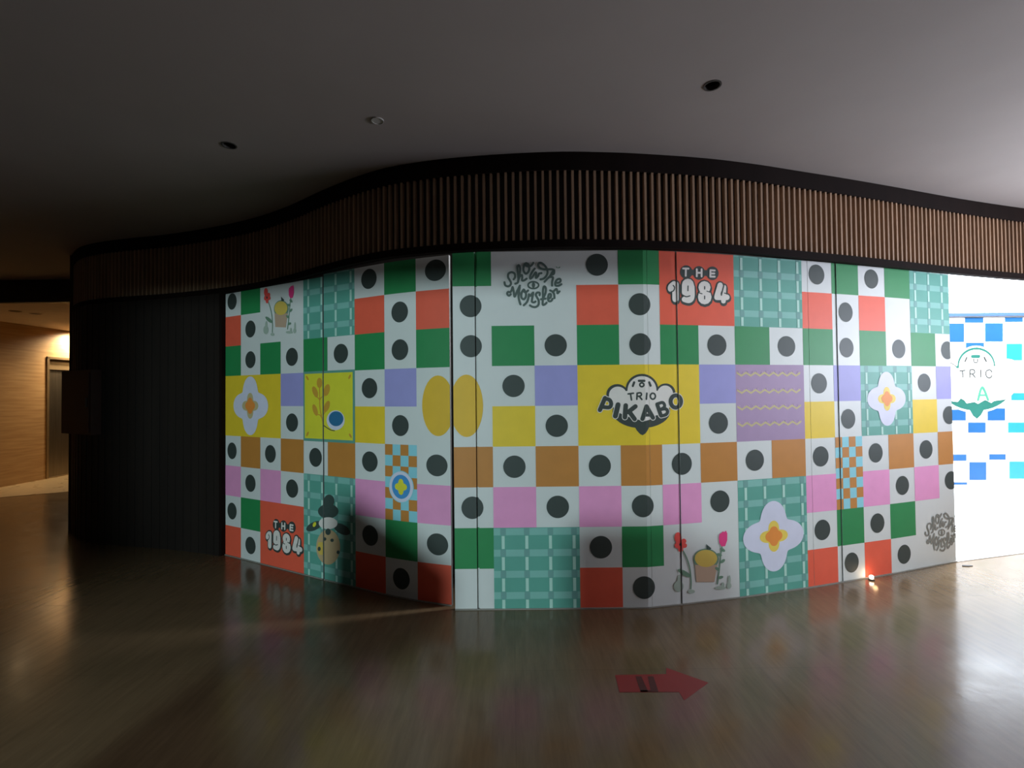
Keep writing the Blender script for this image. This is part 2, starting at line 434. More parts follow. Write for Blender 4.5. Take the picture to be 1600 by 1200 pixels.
def tf_local(ccx, ccy, k, cu, cv, ku=1.0):       # crop pixels about a centre -> uv by scale
    return lambda p: (cu + (p[0] - ccx) * k * ku * 0.93, cv + (p[1] - ccy) * k)

rows = [
 # 0 1 2 3 4 5 6 7 8 9 10 11 12 13 14 15 16 17 18 19 20 21 22 23
 ['o','G','.','.','.','.','o','G','o','G','.','.','o','G','.','.','.','.','o','G','o','G','.','.'],
 ['R','o','.','.','.','.','R','o','R','o','.','.','R','o','.','.','.','.','R','o','R','.','.','.'],
 ['G','o','G','o','G','o','G','o','G','o','G','o','G','o','G','o','G','o','G','o','G','o','G','o'],
 ['Y','Y','Y','L','.','.','o','L','.','.','o','L','Y','Y','Y','L','.','.','o','L','.','.','o','L'],
 ['Y','Y','Y','o','.','.','Y','o','.','.','Y','o','Y','Y','Y','o','.','.','Y','o','.','.','Y','o'],
 ['o','B','o','B','o','B','o','.','o','B','o','B','o','B','o','B','o','B','o','.','o','B','o','B'],
 ['P','o','P','o','.','.','P','.','P','o','P','o','P','o','P','o','.','.','P','.','P','o','P','o'],
 ['o','G','.','.','.','.','o','G','o','G','.','.','o','G','.','.','.','.','o','G','o','G','.','.'],
 ['R','o','.','.','.','.','R','o','R','.','.','.','R','o','.','.','.','.','R','o','R','o','.','.'],
]
rect(SHEET, 0, 'W', 0, 0, 24, 9)
for r, row in enumerate(rows):
    for c, ch in enumerate(row):
        if ch == 'o': ell(SHEET, 2, 'K', c + 0.5, r + 0.5, 0.262, 0.277)
        elif ch != '.': rect(SHEET, 1, ch, c, r, c + 1, r + 1)
def plaid(u0, v0, u1, v1):
    rect(SHEET, 1, 'T', u0, v0, u1, v1)
    v = v0 + 0.10; bands = []
    while v < v1 + 0.1:
        a_, b_ = max(v0, v - 0.085), min(v1, v + 0.085)
        if b_ > a_: rect(SHEET, 2, 't', u0, a_, u1, b_); bands.append(v)
        v += 0.52
    u = u0 + 0.22
    while u < u1:
        a_, b_ = u - 0.035, min(u1, u + 0.035)
        for k, bv in enumerate(bands + [v1 + 0.085]):
            lo = bands[k - 1] + 0.10 if k else v0
            hi = min(v1, bv - 0.10)
            if hi - lo > 0.05: rect(SHEET, 3, 'd', a_, lo, b_, hi)
            if k < len(bands): rect(SHEET, 3, 'x', a_ - 0.03, max(v0, bv - 0.085), b_ + 0.03, min(v1, bv + 0.085))
        u += 0.55
for q in ((4,0,6,2),(16,0,18,2),(22,0,24,2),(20,3,22,5),(4,6,6,9),(10,7,12,9),(16,6,18,9)): plaid(*q)
# flowers
def flower(key, x, y, ru, rv, warm=True):
    u, v = pxuv(x, y)
    lobes(key, 5, 'w', u, v, ru, rv); lobes(key, 6, 'g' if warm else 'z', u, v, ru * 0.46, rv * 0.44, 0.55, 0.45)
    lobes(key, 7, 'O', u, v, ru * 0.28, rv * 0.28, 0.76, 0.24)
flower(('flower_emblem', 0), 391.5, 634, 0.90, 0.95, False)
flower(('flower_emblem', 1), 1385, 623, 0.74, 0.78)
flower(('flower_emblem', 2), 1208.5, 837.5, 0.88, 0.92)
# yellow ovals
for x in (684.5, 729):
    u, v = pxuv(x, 634); ell(('yellow_oval', 0), 3, 'A', u, v, 0.395, 0.775)
# purple waves
rect(SHEET, 1, 'p', 16, 3, 18, 5)
for k, vv in enumerate((3.25, 3.70, 4.13, 4.56)):
    for q in range(15):
        u = 16.03 + q * 0.133; 
        if u + 0.133 > 18: break
        d0 = 0.04 if q % 2 else -0.04
        put(SHEET, 2, 'z', [(u, vv + d0 - 0.028), (u + 0.133, vv - d0 - 0.028), (u + 0.133, vv - d0 + 0.028), (u, vv + d0 + 0.028)])
        put(SHEET, 3, 'q', [(u + 0.03, vv + d0 - 0.06), (u + 0.066, vv - 0.08), (u + 0.10, vv - 0.06), (u + 0.066, vv - 0.03)])
# small checkers with a round badge
for c0 in (7, 19):
    rect(SHEET, 1, 'c', c0, 5, c0 + 1, 7)
    for i in range(4):
        for j in range(7):
            if (i + j) % 2 == 0: rect(SHEET, 2, 'B', c0 + i * 0.25, 5 + j * 2 / 7, c0 + (i + 1) * 0.25, 5 + (j + 1) * 2 / 7)
u, v = pxuv(627, 760.5); k_ = ('round_badge', 0)
ell(k_, 4, 'c', u, v, 0.39, 0.42); ell(k_, 5, 'w', u, v, 0.37, 0.40); ell(k_, 6, 'b', u, v, 0.285, 0.315); lobes(k_, 7, 'l', u, v, 0.19, 0.21)

# script lettering logo
MON = [
 [(300,490),(330,440),(320,370),(260,340),(195,370),(185,440),(215,500),(243,560),(230,610),(180,635),(125,610),(110,550)],
 [(335,580),(385,555),(400,480),(425,380),(435,260),(410,195),(380,230),(385,330),(400,480)],
 [(400,500),(430,430),(470,400),(480,450),(475,510),(520,510),(570,475)],
 [(560,150),(515,200),(505,300),(550,370),(600,340),(625,270),(610,180),(560,150)], [(555,200),(620,225),(680,190),(710,145)],
 [(740,265),(690,330),(645,420),(650,475),(700,430),(760,345),(770,400),(765,460),(810,420),(830,370),(880,360)],
 [(860,490),(930,470),(990,400),(1005,320),(970,230),(900,160),(840,145),(810,190),(850,250),(930,280),(1010,280),(1100,280),(1145,300)],
 [(1145,300),(1140,370),(1090,390),(1110,330)], [(1110,330),(1060,420),(1000,480),(945,540)], [(1060,440),(1120,450),(1100,540),(1100,620)],
 [(1170,560),(1240,560),(1280,520),(1260,480),(1200,500),(1165,570),(1180,620),(1240,620),(1295,590)],
 [(240,800),(200,830),(165,790),(185,750),(230,755),(260,710),(280,650),(300,740),(320,850),(370,740),(430,620)],
 [(425,660),(400,800),(410,900),(440,1010)], [(415,760),(402,850),(418,940),(436,1000)],
 [(510,700),(465,770),(460,860),(505,905),(550,860),(555,780),(520,710)], [(500,730),(550,760),(600,720)],
 [(510,1030),(570,970),(600,900),(620,800)], [(620,820),(650,830),(705,765),(690,860),(680,950),(720,970),(755,950)],
 [(840,820),(840,770),(790,765),(760,810),(790,870),(820,930),(815,1020),(760,1065),(690,1060),(640,1030)],
 [(930,850),(965,760),(965,660),(930,640),(910,720),(910,860),(905,1010),(950,1010),(985,975)], [(870,905),(965,890)],
 [(1020,900),(1070,860),(1075,800),(1035,800),(1015,880),(1030,940),(1080,940),(1110,895)],
 [(1060,720),(1100,740),(1140,790),(1150,880)], [(1130,740),(1190,690),(1210,740),(1215,780),(1255,740)],
]
def monster(key, tf, K='M'):
    for P in MON: stroke(key, 5, K, P, 45, tf)
    ringart(key, 5, K, 710, 610, 110, 72, 34, tf); blob(key, 5, K, 712, 610, 34, 60, tf)
    stroke(key, 5, 'F', [(1185, 230), (1215, 250)], 16, tf); stroke(key, 5, 'F', [(1240, 250), (1262, 235)], 22, tf)
tfA = tf_from(780, 400, 13.34)
monster(('script_logo', 0), tfA)
c0 = tfA((700, 610)); uc, vc = pxuv(1470.5, 832)
monster(('script_logo', 1), lambda p: (tfA(p)[0] - c0[0] + uc, tfA(p)[1] - c0[1] + vc), 'N')

# number logo
def numbers(key, tf):
    st = lambda L, c, P, w_, cv=True: stroke(key, L, c, P, w_, tf, cv)
    for cx, cy in ((560, 337), (825, 355), (1105, 362)): blob(key, 3, 'K', cx, cy, 128, 142, tf)
    st(3, 'K', [(560, 340), (1105, 362)], 120, False)
    for P in ([(490,262),(602,266)], [(548,262),(545,415)], [(775,280),(775,425)], [(875,280),(875,428)], [(775,352),(875,354)],
              [(1058,300),(1056,432)], [(1058,300),(1148,306)], [(1058,366),(1140,368)], [(1056,432),(1148,434)]): st(6, 's', P, 40, False)
    body = [([(330,590),(330,900)], 130), ([(300,585),(238,640),(232,690)], 118),
            ([(590,600),(590,760)], 250), ([(670,640),(672,850),(620,925),(520,905)], 115),
            ([(935,650),(936,660)], 250), ([(940,840),(940,870)], 280),
            ([(1262,610),(1195,845)], 112), ([(1195,862),(1400,862)], 118), ([(1340,650),(1330,945)], 96)]
    for P, w_ in body:
        st(3, 'K', [(x + 8, y + 24) for x, y in P], w_ + 62); st(3, 'K', P, w_ + 62)
        st(6, 's', P, w_)
    for P, w_ in (([(283,615),(312,660),(292,725),(240,752)], 24), ([(592,628),(590,728)], 24), ([(455,800),(550,850),(632,832)], 24),
                  ([(938,640),(938,690)], 24), ([(938,838),(938,895)], 24), ([(800,765),(885,790)], 20), ([(985,735),(1065,762)], 20),
                  ([(1338,610),(1286,820)], 26), ([(1350,775),(1410,790)], 20)): st(7, 'K', P, w_)
tfB = tf_from(1030, 400, 13.33)
numbers(('number_logo', 0), tfB)
c1 = tfB((800, 620)); uc2, vc2 = pxuv(442, 838.5)
numbers(('number_logo', 1), lambda p: (tfB(p)[0] - c1[0] + uc2, tfB(p)[1] - c1[1] + vc2))
for q in ((14, 0, 16, 2), (2, 7, 4, 9)): rect(SHEET, 1, 'R', *q)

# cloud logo with lettering
def cloud(key, tf, put_=None, cols=('K', 's', 'K', 's')):
    K, Wt, Lt, Ol = cols
    bl = lambda L, c, *a_: blob(key, L, c, *a_, tf)
    st = lambda L, c, P, w_, cv=True: stroke(key, L, c, P, w_, tf, cv)
    bl(3, K, 830, 370, 275, 272); bl(3, K, 420, 440, 182, 172); bl(3, K, 1225, 425, 165, 168)
    bl(3, K, 820, 720, 480, 282)
    put(key, 3, K, [tf(Vector(p)) for p in ((700, 960), (745, 1040), (800, 1100), (842, 1120), (890, 1090), (930, 1030), (960, 960))])
    bl(4, Wt, 830, 372, 240, 236); bl(4, Wt, 430, 450, 148, 140); bl(4, Wt, 1215, 430, 132, 138)
    put(key, 4, Wt, [tf(Vector(p)) for p in ((285, 450), (590, 380), (1080, 380), (1345, 430), (1285, 660), (1180, 770), (1060, 790), (960, 860), (850, 890), (740, 850), (560, 800), (440, 740), (320, 620))])
    for P, w_ in (([(700,240),(678,300)], 38), ([(950,240),(972,295)], 38), ([(780,214),(868,214)], 40)): st(5, K, P, w_)
    ringart(key, 5, K, 828, 280, 34, 32, 28, tf)
    for P in ([(600,432),(688,420)], [(640,430),(656,532)], [(750,420),(745,522)], [(750,420),(805,414),(822,440),(805,466),(755,472)], [(785,472),(828,524)], [(910,420),(902,520)]): st(5, K, P, 28)
    ringart(key, 5, K, 1010, 470, 42, 50, 28, tf)
    L = [([(130,700),(215,500)], 72), ([(215,510),(290,532),(318,600),(285,655),(185,650)], 66), ([(432,612),(388,800)], 84),
         ([(560,625),(546,820)], 78), ([(722,640),(600,735)], 74), ([(625,735),(708,850)], 74),
         ([(838,848),(905,640)], 72), ([(905,640),(1012,828)], 72), ([(880,785),(980,785)], 50),
         ([(1082,605),(1142,790)], 66), ([(1082,600),(1170,575),(1205,620),(1185,665),(1110,700)], 52), ([(1120,695),(1215,680),(1255,720),(1230,775),(1145,800)], 56)]
    for P, w_ in L: st(5, Ol, P, w_ + 24); st(6, Lt, P, w_)
    ringart(key, 5, Ol, 1392, 558, 86, 102, 92, tf); ringart(key, 6, Lt, 1392, 558, 86, 102, 68, tf)
tfC = tf_from(925, 575, 10.667)
cloud(('cloud_logo', 0), tfC)

# flower pictures (a plain round potted shrub stands between the two flowers)
def flowerpic(key, tf):
    bl = lambda L, c, *a_, **k: blob(key, L, c, *a_, tf, **k)
    st = lambda L, c, P, w_: stroke(key, L, c, P, w_, tf)
    st(5, 'F', [(280, 420), (340, 540), (390, 700), (412, 900), (408, 1040)], 20)
    for dx, dy, rx, ry in ((-30, -110, 60, 85), (0, -20, 70, 60), (60, -50, 42, 42), (-40, 20, 48, 46), (72, 20, 42, 40), (10, 70, 42, 58)): bl(6, 'r', 230 + dx, 315 + dy, rx, ry)
    bl(7, 'K', 238, 322, 22, 24)
    st(5, 'F', [(915, 360), (895, 480), (880, 640), (862, 800), (840, 960)], 20)
    for cx, cy, rr in ((925, 405, 0.6), (868, 485, 0.3), (925, 590, -0.7), (840, 715, 0.5), (890, 855, -0.3)): bl(6, 'F', cx, cy, 46, 24, rot=rr)
    put(key, 6, 'm', [tf(Vector(p)) for p in ((872, 150), (905, 130), (925, 105), (950, 115), (978, 92), (1000, 140), (998, 250), (965, 345), (905, 350), (868, 290), (862, 200))])
    bl(6, 'F', 300, 785, 120, 38, rot=0.5)
    for cx, cy, rx, ry in ((210, 1000, 80, 90), (220, 900, 34, 90), (415, 1085, 58, 32), (1030, 990, 38, 50), (1035, 900, 22, 80), (890, 1025, 95, 28), (930, 980, 26, 45)): bl(5, 'f', cx, cy, rx, ry)
    # shrub and pot
    bl(5, 'F', 655, 560, 205, 175); bl(6, 'y', 652, 545, 182, 140)
    put(key, 5, 'a', [tf(Vector(p)) for p in ((470, 650), (840, 650), (790, 930), (500, 930))])
    put(key, 5, 'D', [tf(Vector(p)) for p in ((655, 310), (740, 380), (725, 405), (665, 400))])
tfD = tf_from(1040, 820, 10.436)
flowerpic(('flower_picture', 0), tfD)
c2 = tfD((640, 640)); uc3, vc3 = pxuv(438.5, 489)
flowerpic(('flower_picture', 1), lambda p: (tfD(p)[0] - c2[0] + uc3, tfD(p)[1] - c2[1] + vc3))

# yellow framed picture with ochre sprig and round blue disc
kk = ('framed_picture', 0)
rect(kk, 3, 'S', 4.0, 2.97, 6.0, 5.03); rect(kk, 4, 'l', 4.06, 3.04, 5.93, 4.95)
tfE = tf_from(470, 580, 10.71)
for P in ([(320, 260), (322, 480), (330, 640), (360, 780), (385, 900)], [(245, 420), (300, 450), (322, 490)], [(420, 400), (350, 440), (325, 480)], [(250, 720), (320, 730), (350, 770)], [(430, 660), (390, 720), (372, 800)]):
    stroke(kk, 5, 'o', P, 16, tfE)
stroke(kk, 5, 'K', [(385, 905), (450, 950), (510, 985), (570, 995)], 14, tfE)
for cx, cy, rx, ry, rr in ((318, 195, 46, 85, 0.0), (245, 345, 42, 95, -0.35), (440, 315, 50, 100, 0.25), (245, 650, 38, 100, -0.3), (440, 590, 44, 100, 0.35)): blob(kk, 5, 'o', cx, cy, rx, ry, tfE, rr)
for cx, cy, rr in ((115, 115, -0.5), (822, 95, 0.4), (118, 1050, 0.4), (835, 1080, -0.5)): blob(kk, 5, 'o', cx, cy, 16, 42, tfE, rr)
blob(kk, 6, 'w', 590, 820, 150, 165, tfE); blob(kk, 7, 'n', 598, 795, 122, 125, tfE)

# tall teal picture: plain dark leaves over a pale spotted fruit
ka = ('leaf_and_fruit_picture', 0)
tfG = tf_from(460, 760, 7.5)
for cx, cy, rx, ry, rr in ((410, 170, 62, 75, 0), (400, 290, 120, 85, 0), (235, 465, 100, 48, -0.45), (560, 500, 105, 55, 0.5)): blob(ka, 5, 'D', cx, cy, rx, ry, tfG, rr)
blob(ka, 6, 's', 400, 430, 110, 70, tfG)
blob(ka, 5, 'k', 400, 710, 140, 205, tfG); put(ka, 6, 'y', [tfG(Vector(p)) for p in ((285, 655), (345, 650), (345, 800), (300, 800), (272, 730))])
for cx, cy, rx, ry in ((400, 530, 32, 38), (360, 615, 20, 20), (447, 630, 20, 20), (296, 730, 18, 26), (518, 770, 18, 22)): blob(ka, 7, 'D', cx, cy, rx, ry, tfG)
blob(ka, 6, 'l', 240, 445, 18, 30, tfG, 0.4)

# ---- build the panels
def clip(poly, s0, s1):
    for sgn, lim in ((1, s0), (-1, s1)):
        out = []
        for a_, b_ in zip(poly, poly[1:] + poly[:1]):
            da = sgn * (a_[0] - lim); db = sgn * (b_[0] - lim)
            if da >= 0: out.append(a_)
            if (da >= 0) != (db >= 0):
                t = da / (da - db); out.append((a_[0] + (b_[0] - a_[0]) * t, a_[1] + (b_[1] - a_[1]) * t))
        poly = out
        if len(poly) < 3: return None
    return poly
PANEL_LABEL = [
 'leftmost panel of the checkered hoarding with a white flower on yellow',
 'curved hoarding panel with a blue disc in a yellow frame and a round blue badge',
 'widest hoarding panel with script lettering on top and the cloud logo on yellow',
 'hoarding panel with purple wave tile above a large white flower on teal',
 'rightmost hoarding panel, ending at the bright opening, with a script logo low at its edge',
]
M_edge = mat('panel_board_edge', (0.20, 0.20, 0.20), 0.6)
M_leak = mat('pale_leak_light', (0.30, 0.28, 0.25), 0.4)
parts_names = sorted(ART.keys())
LAY = 0.0007
TOPZ = RAILZ + 0.02
for pn in range(5):
    iv = [q for q in IV if q[3] == pn]
    if pn < 4 and pn > 0: iv[-1] = (iv[-1][0], iv[-1][1] - 0.0015, iv[-1][2], pn)
    if pn > 1: iv[0] = (iv[0][0] + 0.0015, iv[0][1], iv[0][2], pn)
    s0, s1 = iv[0][0], iv[-1][1]
    if pn == 0: s1 = GR[0][0]
    TOPZ = RAILZ - 0.002 if pn == 0 else RAILZ + 0.02
    c = P_at((s0 + s1) / 2)
    t = thing('hoarding_panel', (c.x, c.y, 0), PANEL_LABEL[pn], 'hoarding panel', 'printed hoarding panels')
    # board body: front skin + returns + back
    b = MB(); TH = 0.003
    for (a_, b_, dep, _) in iv:
        if (a_, b_) == (GR[0][0], GR[0][1]): continue
        n = N_at((a_ + b_) / 2); pa = P_at(a_) - n * (dep + 0.0004); pc = P_at(b_) - n * (dep + 0.0004)
        qa = P_at(a_) - n * (TH + 0.02); qc = P_at(b_) - n * (TH + 0.02)
        H = TOPZ
        V = lambda p, z: Vector((p.x, p.y, z))
        b.quad(V(pa, 0.0), V(pc, 0.0), V(pc, H), V(pa, H))
        b.quad(V(qc, 0.0), V(qa, 0.0), V(qa, H), V(qc, H))
        b.quad(V(qa, 0.0), V(qc, 0.0), V(pc, 0.0), V(pa, 0.0)); b.quad(V(pa, H), V(pc, H), V(qc, H), V(qa, H))
        if dep > 0:
            for e in (a_, b_):
                f = P_at(e) - n * 0.0004; g = P_at(e) - n * dep
                b.quad(V(f, 0), V(g, 0), V(g, H), V(f, H))
    for e, k in ((s0, 0), (s1, -1)):
        n = N_at((iv[k][0] + iv[k][1]) / 2); f = P_at(e) - n * 0.0004; g = P_at(e) - n * (TH + 0.02)
        b.quad(V(f, 0), V(g, 0), V(g, H), V(f, H))
    b.obj('board', M_edge, t)
    if pn == 0:      # dark strip added as the shade inside the open seam
        gm = (GR[0][0] + GR[0][1]) / 2; n = N_at(gm); q0 = P_at(GR[0][0] + 0.0004) - n * 0.012; q1 = P_at(GR[0][1] - 0.0006) - n * 0.012
        b2 = MB(); b2.prism([q0, q1, q1 - n * 0.004, q0 - n * 0.004], 0, TOPZ); b2.obj('seam_shade_strip', M_wood_dark, t)
    # pale strip in place of light leaking under the panels
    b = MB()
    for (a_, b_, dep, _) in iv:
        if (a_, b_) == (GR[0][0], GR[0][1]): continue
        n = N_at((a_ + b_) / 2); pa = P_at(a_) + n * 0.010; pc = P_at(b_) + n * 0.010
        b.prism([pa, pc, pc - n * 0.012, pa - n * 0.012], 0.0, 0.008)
    b.obj('leak_light_strip', M_leak, t)
    for key in parts_names:
        mats = []; mi = {}; b = MB()
        for layer, ic, poly in ART[key]:
            lo = min(p[0] for p in poly); hi = max(p[0] for p in poly)
            for (a_, b_, dep, _) in iv:
                if hi <= a_ or lo >= b_ or (a_, b_) == (GR[0][0], GR[0][1]): continue
                cp_ = clip(list(poly), a_, b_)
                if not cp_: continue
                if ic not in mi: mi[ic] = len(mats); mats.append(INK[ic])
                n = N_at((a_ + b_) / 2); o_ = layer * LAY - dep
                pts = []
                for s, v in cp_:
                    p = P_at(min(max(s, a_ + 1e-7), b_ - 1e-7)) + n * o_; pts.append(Vector((p.x, p.y, min(TOPZ, (9 - max(0, min(9, v))) * CELL))))
                b.poly(pts, mi[ic])
        if b.f:
            o = b.obj(key[0], mats, t)
            lab = {'script_logo': 'grey script lettering reading Show The Monster around an eye', 'number_logo': 'pale bubble lettering reading THE 1984',
                   'cloud_logo': 'white cloud logo reading TRIO PIKABO', 'flower_emblem': 'white four-petal flower with an orange heart',
                   'yellow_oval': 'tall yellow oval', 'round_badge': 'round blue badge with a yellow flower', 'flower_picture': 'red flower and pink tulip beside a yellow round shape',
                   'framed_picture': 'yellow picture with ochre sprig and round blue disc', 'leaf_and_fruit_picture': 'dark leaves over a pale spotted oval'}.get(key[0])
            if lab: o['label'] = lab
# unseen wall added behind the hoarding, keeps the daylight of the atrium out
a = MB(); bp_ = [PL[0] + Vector((-0.2, 0.6))] + [P_at(s) + Vector((0, 0.55)) for s in (1.0, 2.2, 3.2, 4.5, 5.6)] + [P_at(END - 0.15) - N_at(END) * 0.15]
a.strip(bp_, 0, CEIL, 0.08, normals(bp_)); tag(a.obj('wall_behind', mat('unfinished_board', (0.10, 0.09, 0.08), 0.8)), kind='structure')

# small lamp shining at the foot of the right panel
g = at_z(1353, 903.5, 0.03)
sp_ = ray_sv(1353, 900)[0]; gp = P_at(sp_) + N_at(sp_) * 0.045
t = thing('floor_lamp_spot', (gp.x, gp.y, 0), 'tiny glowing lamp on the floor against the red square of the rightmost hoarding panel', 'lamp')
a = MB(); a.cyl((gp.x, gp.y), 0.022, 0.0, 0.012, 20); a.obj('base', M_rim, t)
me = bpy.data.meshes.new('bulb'); import bmesh
bm = bmesh.new(); bmesh.ops.create_uvsphere(bm, u_segments=16, v_segments=10, radius=0.016, matrix=Matrix.Translation((gp.x, gp.y, 0.026))); bm.to_mesh(me); bm.free()
me.materials.append(emis('warm_bulb', (1.0, 0.80, 0.55), 14)); o = bpy.data.objects.new('bulb', me); C.objects.link(o); o.parent = t; o.matrix_parent_inverse = Matrix.Translation(-t.location)
l = bpy.data.lights.new('bulb_glow', 'POINT'); l.energy = 0.10; l.color = (1, 0.62, 0.3); l.shadow_soft_size = 0.016
o = bpy.data.objects.new('bulb_glow', l); q = gp + N_at(sp_) * 0.03; o.location = (q.x, q.y, 0.05); C.objects.link(o)

# ------------------------------------------------------------------ red arrow on the floor
ar = [(961, 1055), (1041, 1053.5), (1041, 1043.5), (1107, 1067), (1069, 1094.5), (1061, 1081.5), (968, 1082)]
pts = [at_z(x, y, 0.0) for x, y in ar]; cc = sum(pts, Vector()) / len(pts)
t = thing('floor_arrow', (cc.x, cc.y, 0), 'red arrow sticker on the floor pointing right towards the bright opening', 'floor sticker')
a = MB(); a.prism([(p.x, p.y) for p in pts], 0.0, 0.0012); a.obj('arrow_shape', mat('red_sticker', (0.22, 0.012, 0.012), 0.5), t)
a = MB()
for P in (((993, 1057), (1002, 1057), (1013, 1081), (1001, 1081)), ((1012, 1057), (1021, 1057), (1029, 1081), (1017, 1081)), ((1001, 1078.5), (1017, 1078.5), (1018, 1081), (1001, 1081))):
    a.prism([(p.x, p.y) for p in (at_z(x, y, 0.0012) for x, y in P)], 0.0012, 0.0018)
a.obj('printed_mark', mat('dark_red_print', (0.06, 0.006, 0.006), 0.45), t)

# ------------------------------------------------------------------ corridor on the left
CH = 2.893
def wl_pt(x, y): p = at_z(x, y, 0); return Vector((p.x, p.y))
w0 = wl_pt(0, 762); w1 = wl_pt(73, 748.5); dr = (w1 - w0).normalized()
nn = Vector((dr.y, -dr.x))
if nn.x < 0: nn = -nn
A0 = w0 - dr * 5.0; A1 = w1 + dr * 6.0
M_cwood = bpy.data.materials.new('honey_veneer'); M_cwood.use_nodes = True
nt = M_cwood.node_tree; b = nt.nodes['Principled BSDF']; b.inputs['Roughness'].default_value = 0.45
tc = nt.nodes.new('ShaderNodeTexCoord'); mp = nt.nodes.new('ShaderNodeMapping'); mp.inputs['Scale'].default_value = (0.6, 0.6, 9)
no = nt.nodes.new('ShaderNodeTexNoise'); no.inputs['Scale'].default_value = 3; no.inputs['Detail'].default_value = 6
rp = nt.nodes.new('ShaderNodeValToRGB'); rp.color_ramp.elements[0].position = .3; rp.color_ramp.elements[1].position = .7
rp.color_ramp.elements[0].color = (0.46, 0.27, 0.12, 1); rp.color_ramp.elements[1].color = (0.62, 0.40, 0.20, 1)
nt.links.new(tc.outputs['Object'], mp.inputs[0]); nt.links.new(mp.outputs[0], no.inputs['Vector']); nt.links.new(no.outputs['Fac'], rp.inputs[0]); nt.links.new(rp.outputs[0], b.inputs['Base Color'])
# door opening in the corridor wall
D0 = w1 - dr * 0.02; D1 = w1 + dr * 1.15; DT = at_z(73, 748.5, 0)
q = at_y(70, 557, DT.y); DZ = q.z
a = MB()
V2 = lambda p, z: Vector((p.x, p.y, z))
for p, r_, z0_, z1_ in ((A0, D0, 0, CH + .3), (D0, D1, DZ, CH + .3), (D1, A1, 0, CH + .3)):
    a.quad(V2(p, z0_), V2(r_, z0_), V2(r_, z1_), V2(p, z1_))
    a.quad(V2(p - nn * .1, z0_), V2(r_ - nn * .1, z0_), V2(r_ - nn * .1, z1_), V2(p - nn * .1, z1_))
for p in (D0, D1): a.quad(V2(p, 0), V2(p - nn * .1, 0), V2(p - nn * .1, DZ), V2(p, DZ))
a.quad(V2(D0, DZ), V2(D1, DZ), V2(D1 - nn * .1, DZ), V2(D0 - nn * .1, DZ))
tag(a.obj('wall_corridor', M_cwood), kind='structure')
M_steel = mat('brushed_steel', (0.30, 0.25, 0.19), 0.32, 0.12, 30, metal=0.9, stretch=(1, 1, 0.05))
M_brass = mat('bronze_frame', (0.42, 0.30, 0.17), 0.35, 0.05, metal=0.7)
t = thing('door_1', (D0.x, D0.y, 0), None, None); t['kind'] = 'structure'
def obox(a, p, r_, z0_, z1_, f0, f1): a.prism([p + nn * f1, r_ + nn * f1, r_ + nn * f0, p + nn * f0], z0_, z1_)
a = MB(); obox(a, D0, D0 + dr * .045, 0, DZ, -.09, .015); obox(a, D1 - dr * .045, D1, 0, DZ, -.09, .015); obox(a, D0, D1, DZ - .045, DZ, -.09, .015); a.obj('door_frame', M_brass, t)
Dm = (D0 + D1) / 2
a = MB(); obox(a, D0 + dr * .045, Dm - dr * .002, .02, DZ - .25, -.08, -.05); a.obj('door_leaf', M_steel, t)
a = MB(); obox(a, Dm + dr * .002, D1 - dr * .045, .02, DZ - .25, -.08, -.05); a.obj('door_leaf', M_steel, t)
a = MB(); obox(a, D0 + dr * .045, D1 - dr * .045, DZ - .245, DZ - .045, -.08, -.03); a.obj('transom_panel', M_brass, t)
a = MB(); obox(a, D0 + dr * .045, D1 - dr * .045, 0, .02, -.09, .0); a.obj('threshold', M_brass, t)
# corridor ceiling, lintel and floor
LY = EYE * 0 + 6.79
M_cceil = mat('corridor_ceiling_paint', (0.62, 0.50, 0.36), 0.8)
a = MB(); a.box((-16, LY, CH), (corner.x + 0.1, 14, CH + 0.08)); tag(a.obj('ceiling_corridor', M_cceil), kind='structure')
a = MB(); a.box((-16, LY - 0.07, CH), (corner.x + 0.1, LY, CEIL + 0.05)); tag(a.obj('wall_lintel', M_wall_dark), kind='structure')
f0 = at_z(0, 777.6, 0); f1 = at_z(110, 768, 0); sd = Vector((f1.x - f0.x, f1.y - f0.y)).normalized()
p0 = Vector((f0.x, f0.y)) - sd * 4; p1 = Vector((f1.x, f1.y)) + sd * 1.5
a = MB(); a.prism([p0, p1, p1 + Vector((0, 5)), p0 + Vector((0, 6))], 0.0, 0.004); tag(a.obj('floor_corridor', M_floor2), kind='structure')
a = MB(); a.box((corner.x + 0.1, 6.72, 0), (corner.x + 0.2, 14, CEIL)); tag(a.obj('wall_corridor_end', M_wall_dark), kind='structure')
# corridor downlights
M_glow = emis('warm_lens', (1.0, 0.78, 0.5), 5)
cls = []
for (x, y, lit, lab) in ((24, 486, 0, 'unlit round downlight in the corridor ceiling, left of the pair'), (56, 490, 0, 'unlit round downlight in the corridor ceiling, right of the pair'),
                    (57, 515, 1, 'lit round downlight in the corridor ceiling close to the wood wall')):
    p = at_z(x, y, CH)
    t = thing('corridor_downlight', (p.x, p.y, CH), lab, 'downlight', 'downlights in the corridor ceiling')
    a = MB(); a.ring((p.x, p.y), 0.06, 0.075, CH - 0.008, CH, 24); a.obj('rim', M_brass, t)
    a = MB(); a.cyl((p.x, p.y), 0.06, CH - 0.004, CH - 0.001, 24); a.obj('lens', M_glow if lit else M_can, t)
lp = D0 + dr * 0.75 + nn * 0.55
spot('lift_lobby_downlight', (lp.x, lp.y, CH - 0.05), (lp.x + 0.0, lp.y + 0.25, 0), 90, (1.0, 0.72, 0.40), 150, 0.8, 0.05)
lp2 = D0 + dr * 0.55 + nn * 0.22
o = spot('lift_wall_washer', (lp2.x, lp2.y, CH - 0.04), (lp2.x - nn.x * .3, lp2.y - nn.y * .3, 0), 190, (1.0, 0.80, 0.52), 160, 0.9, 0.04)
lp3 = w0 - dr * 0.6 + nn * 1.0
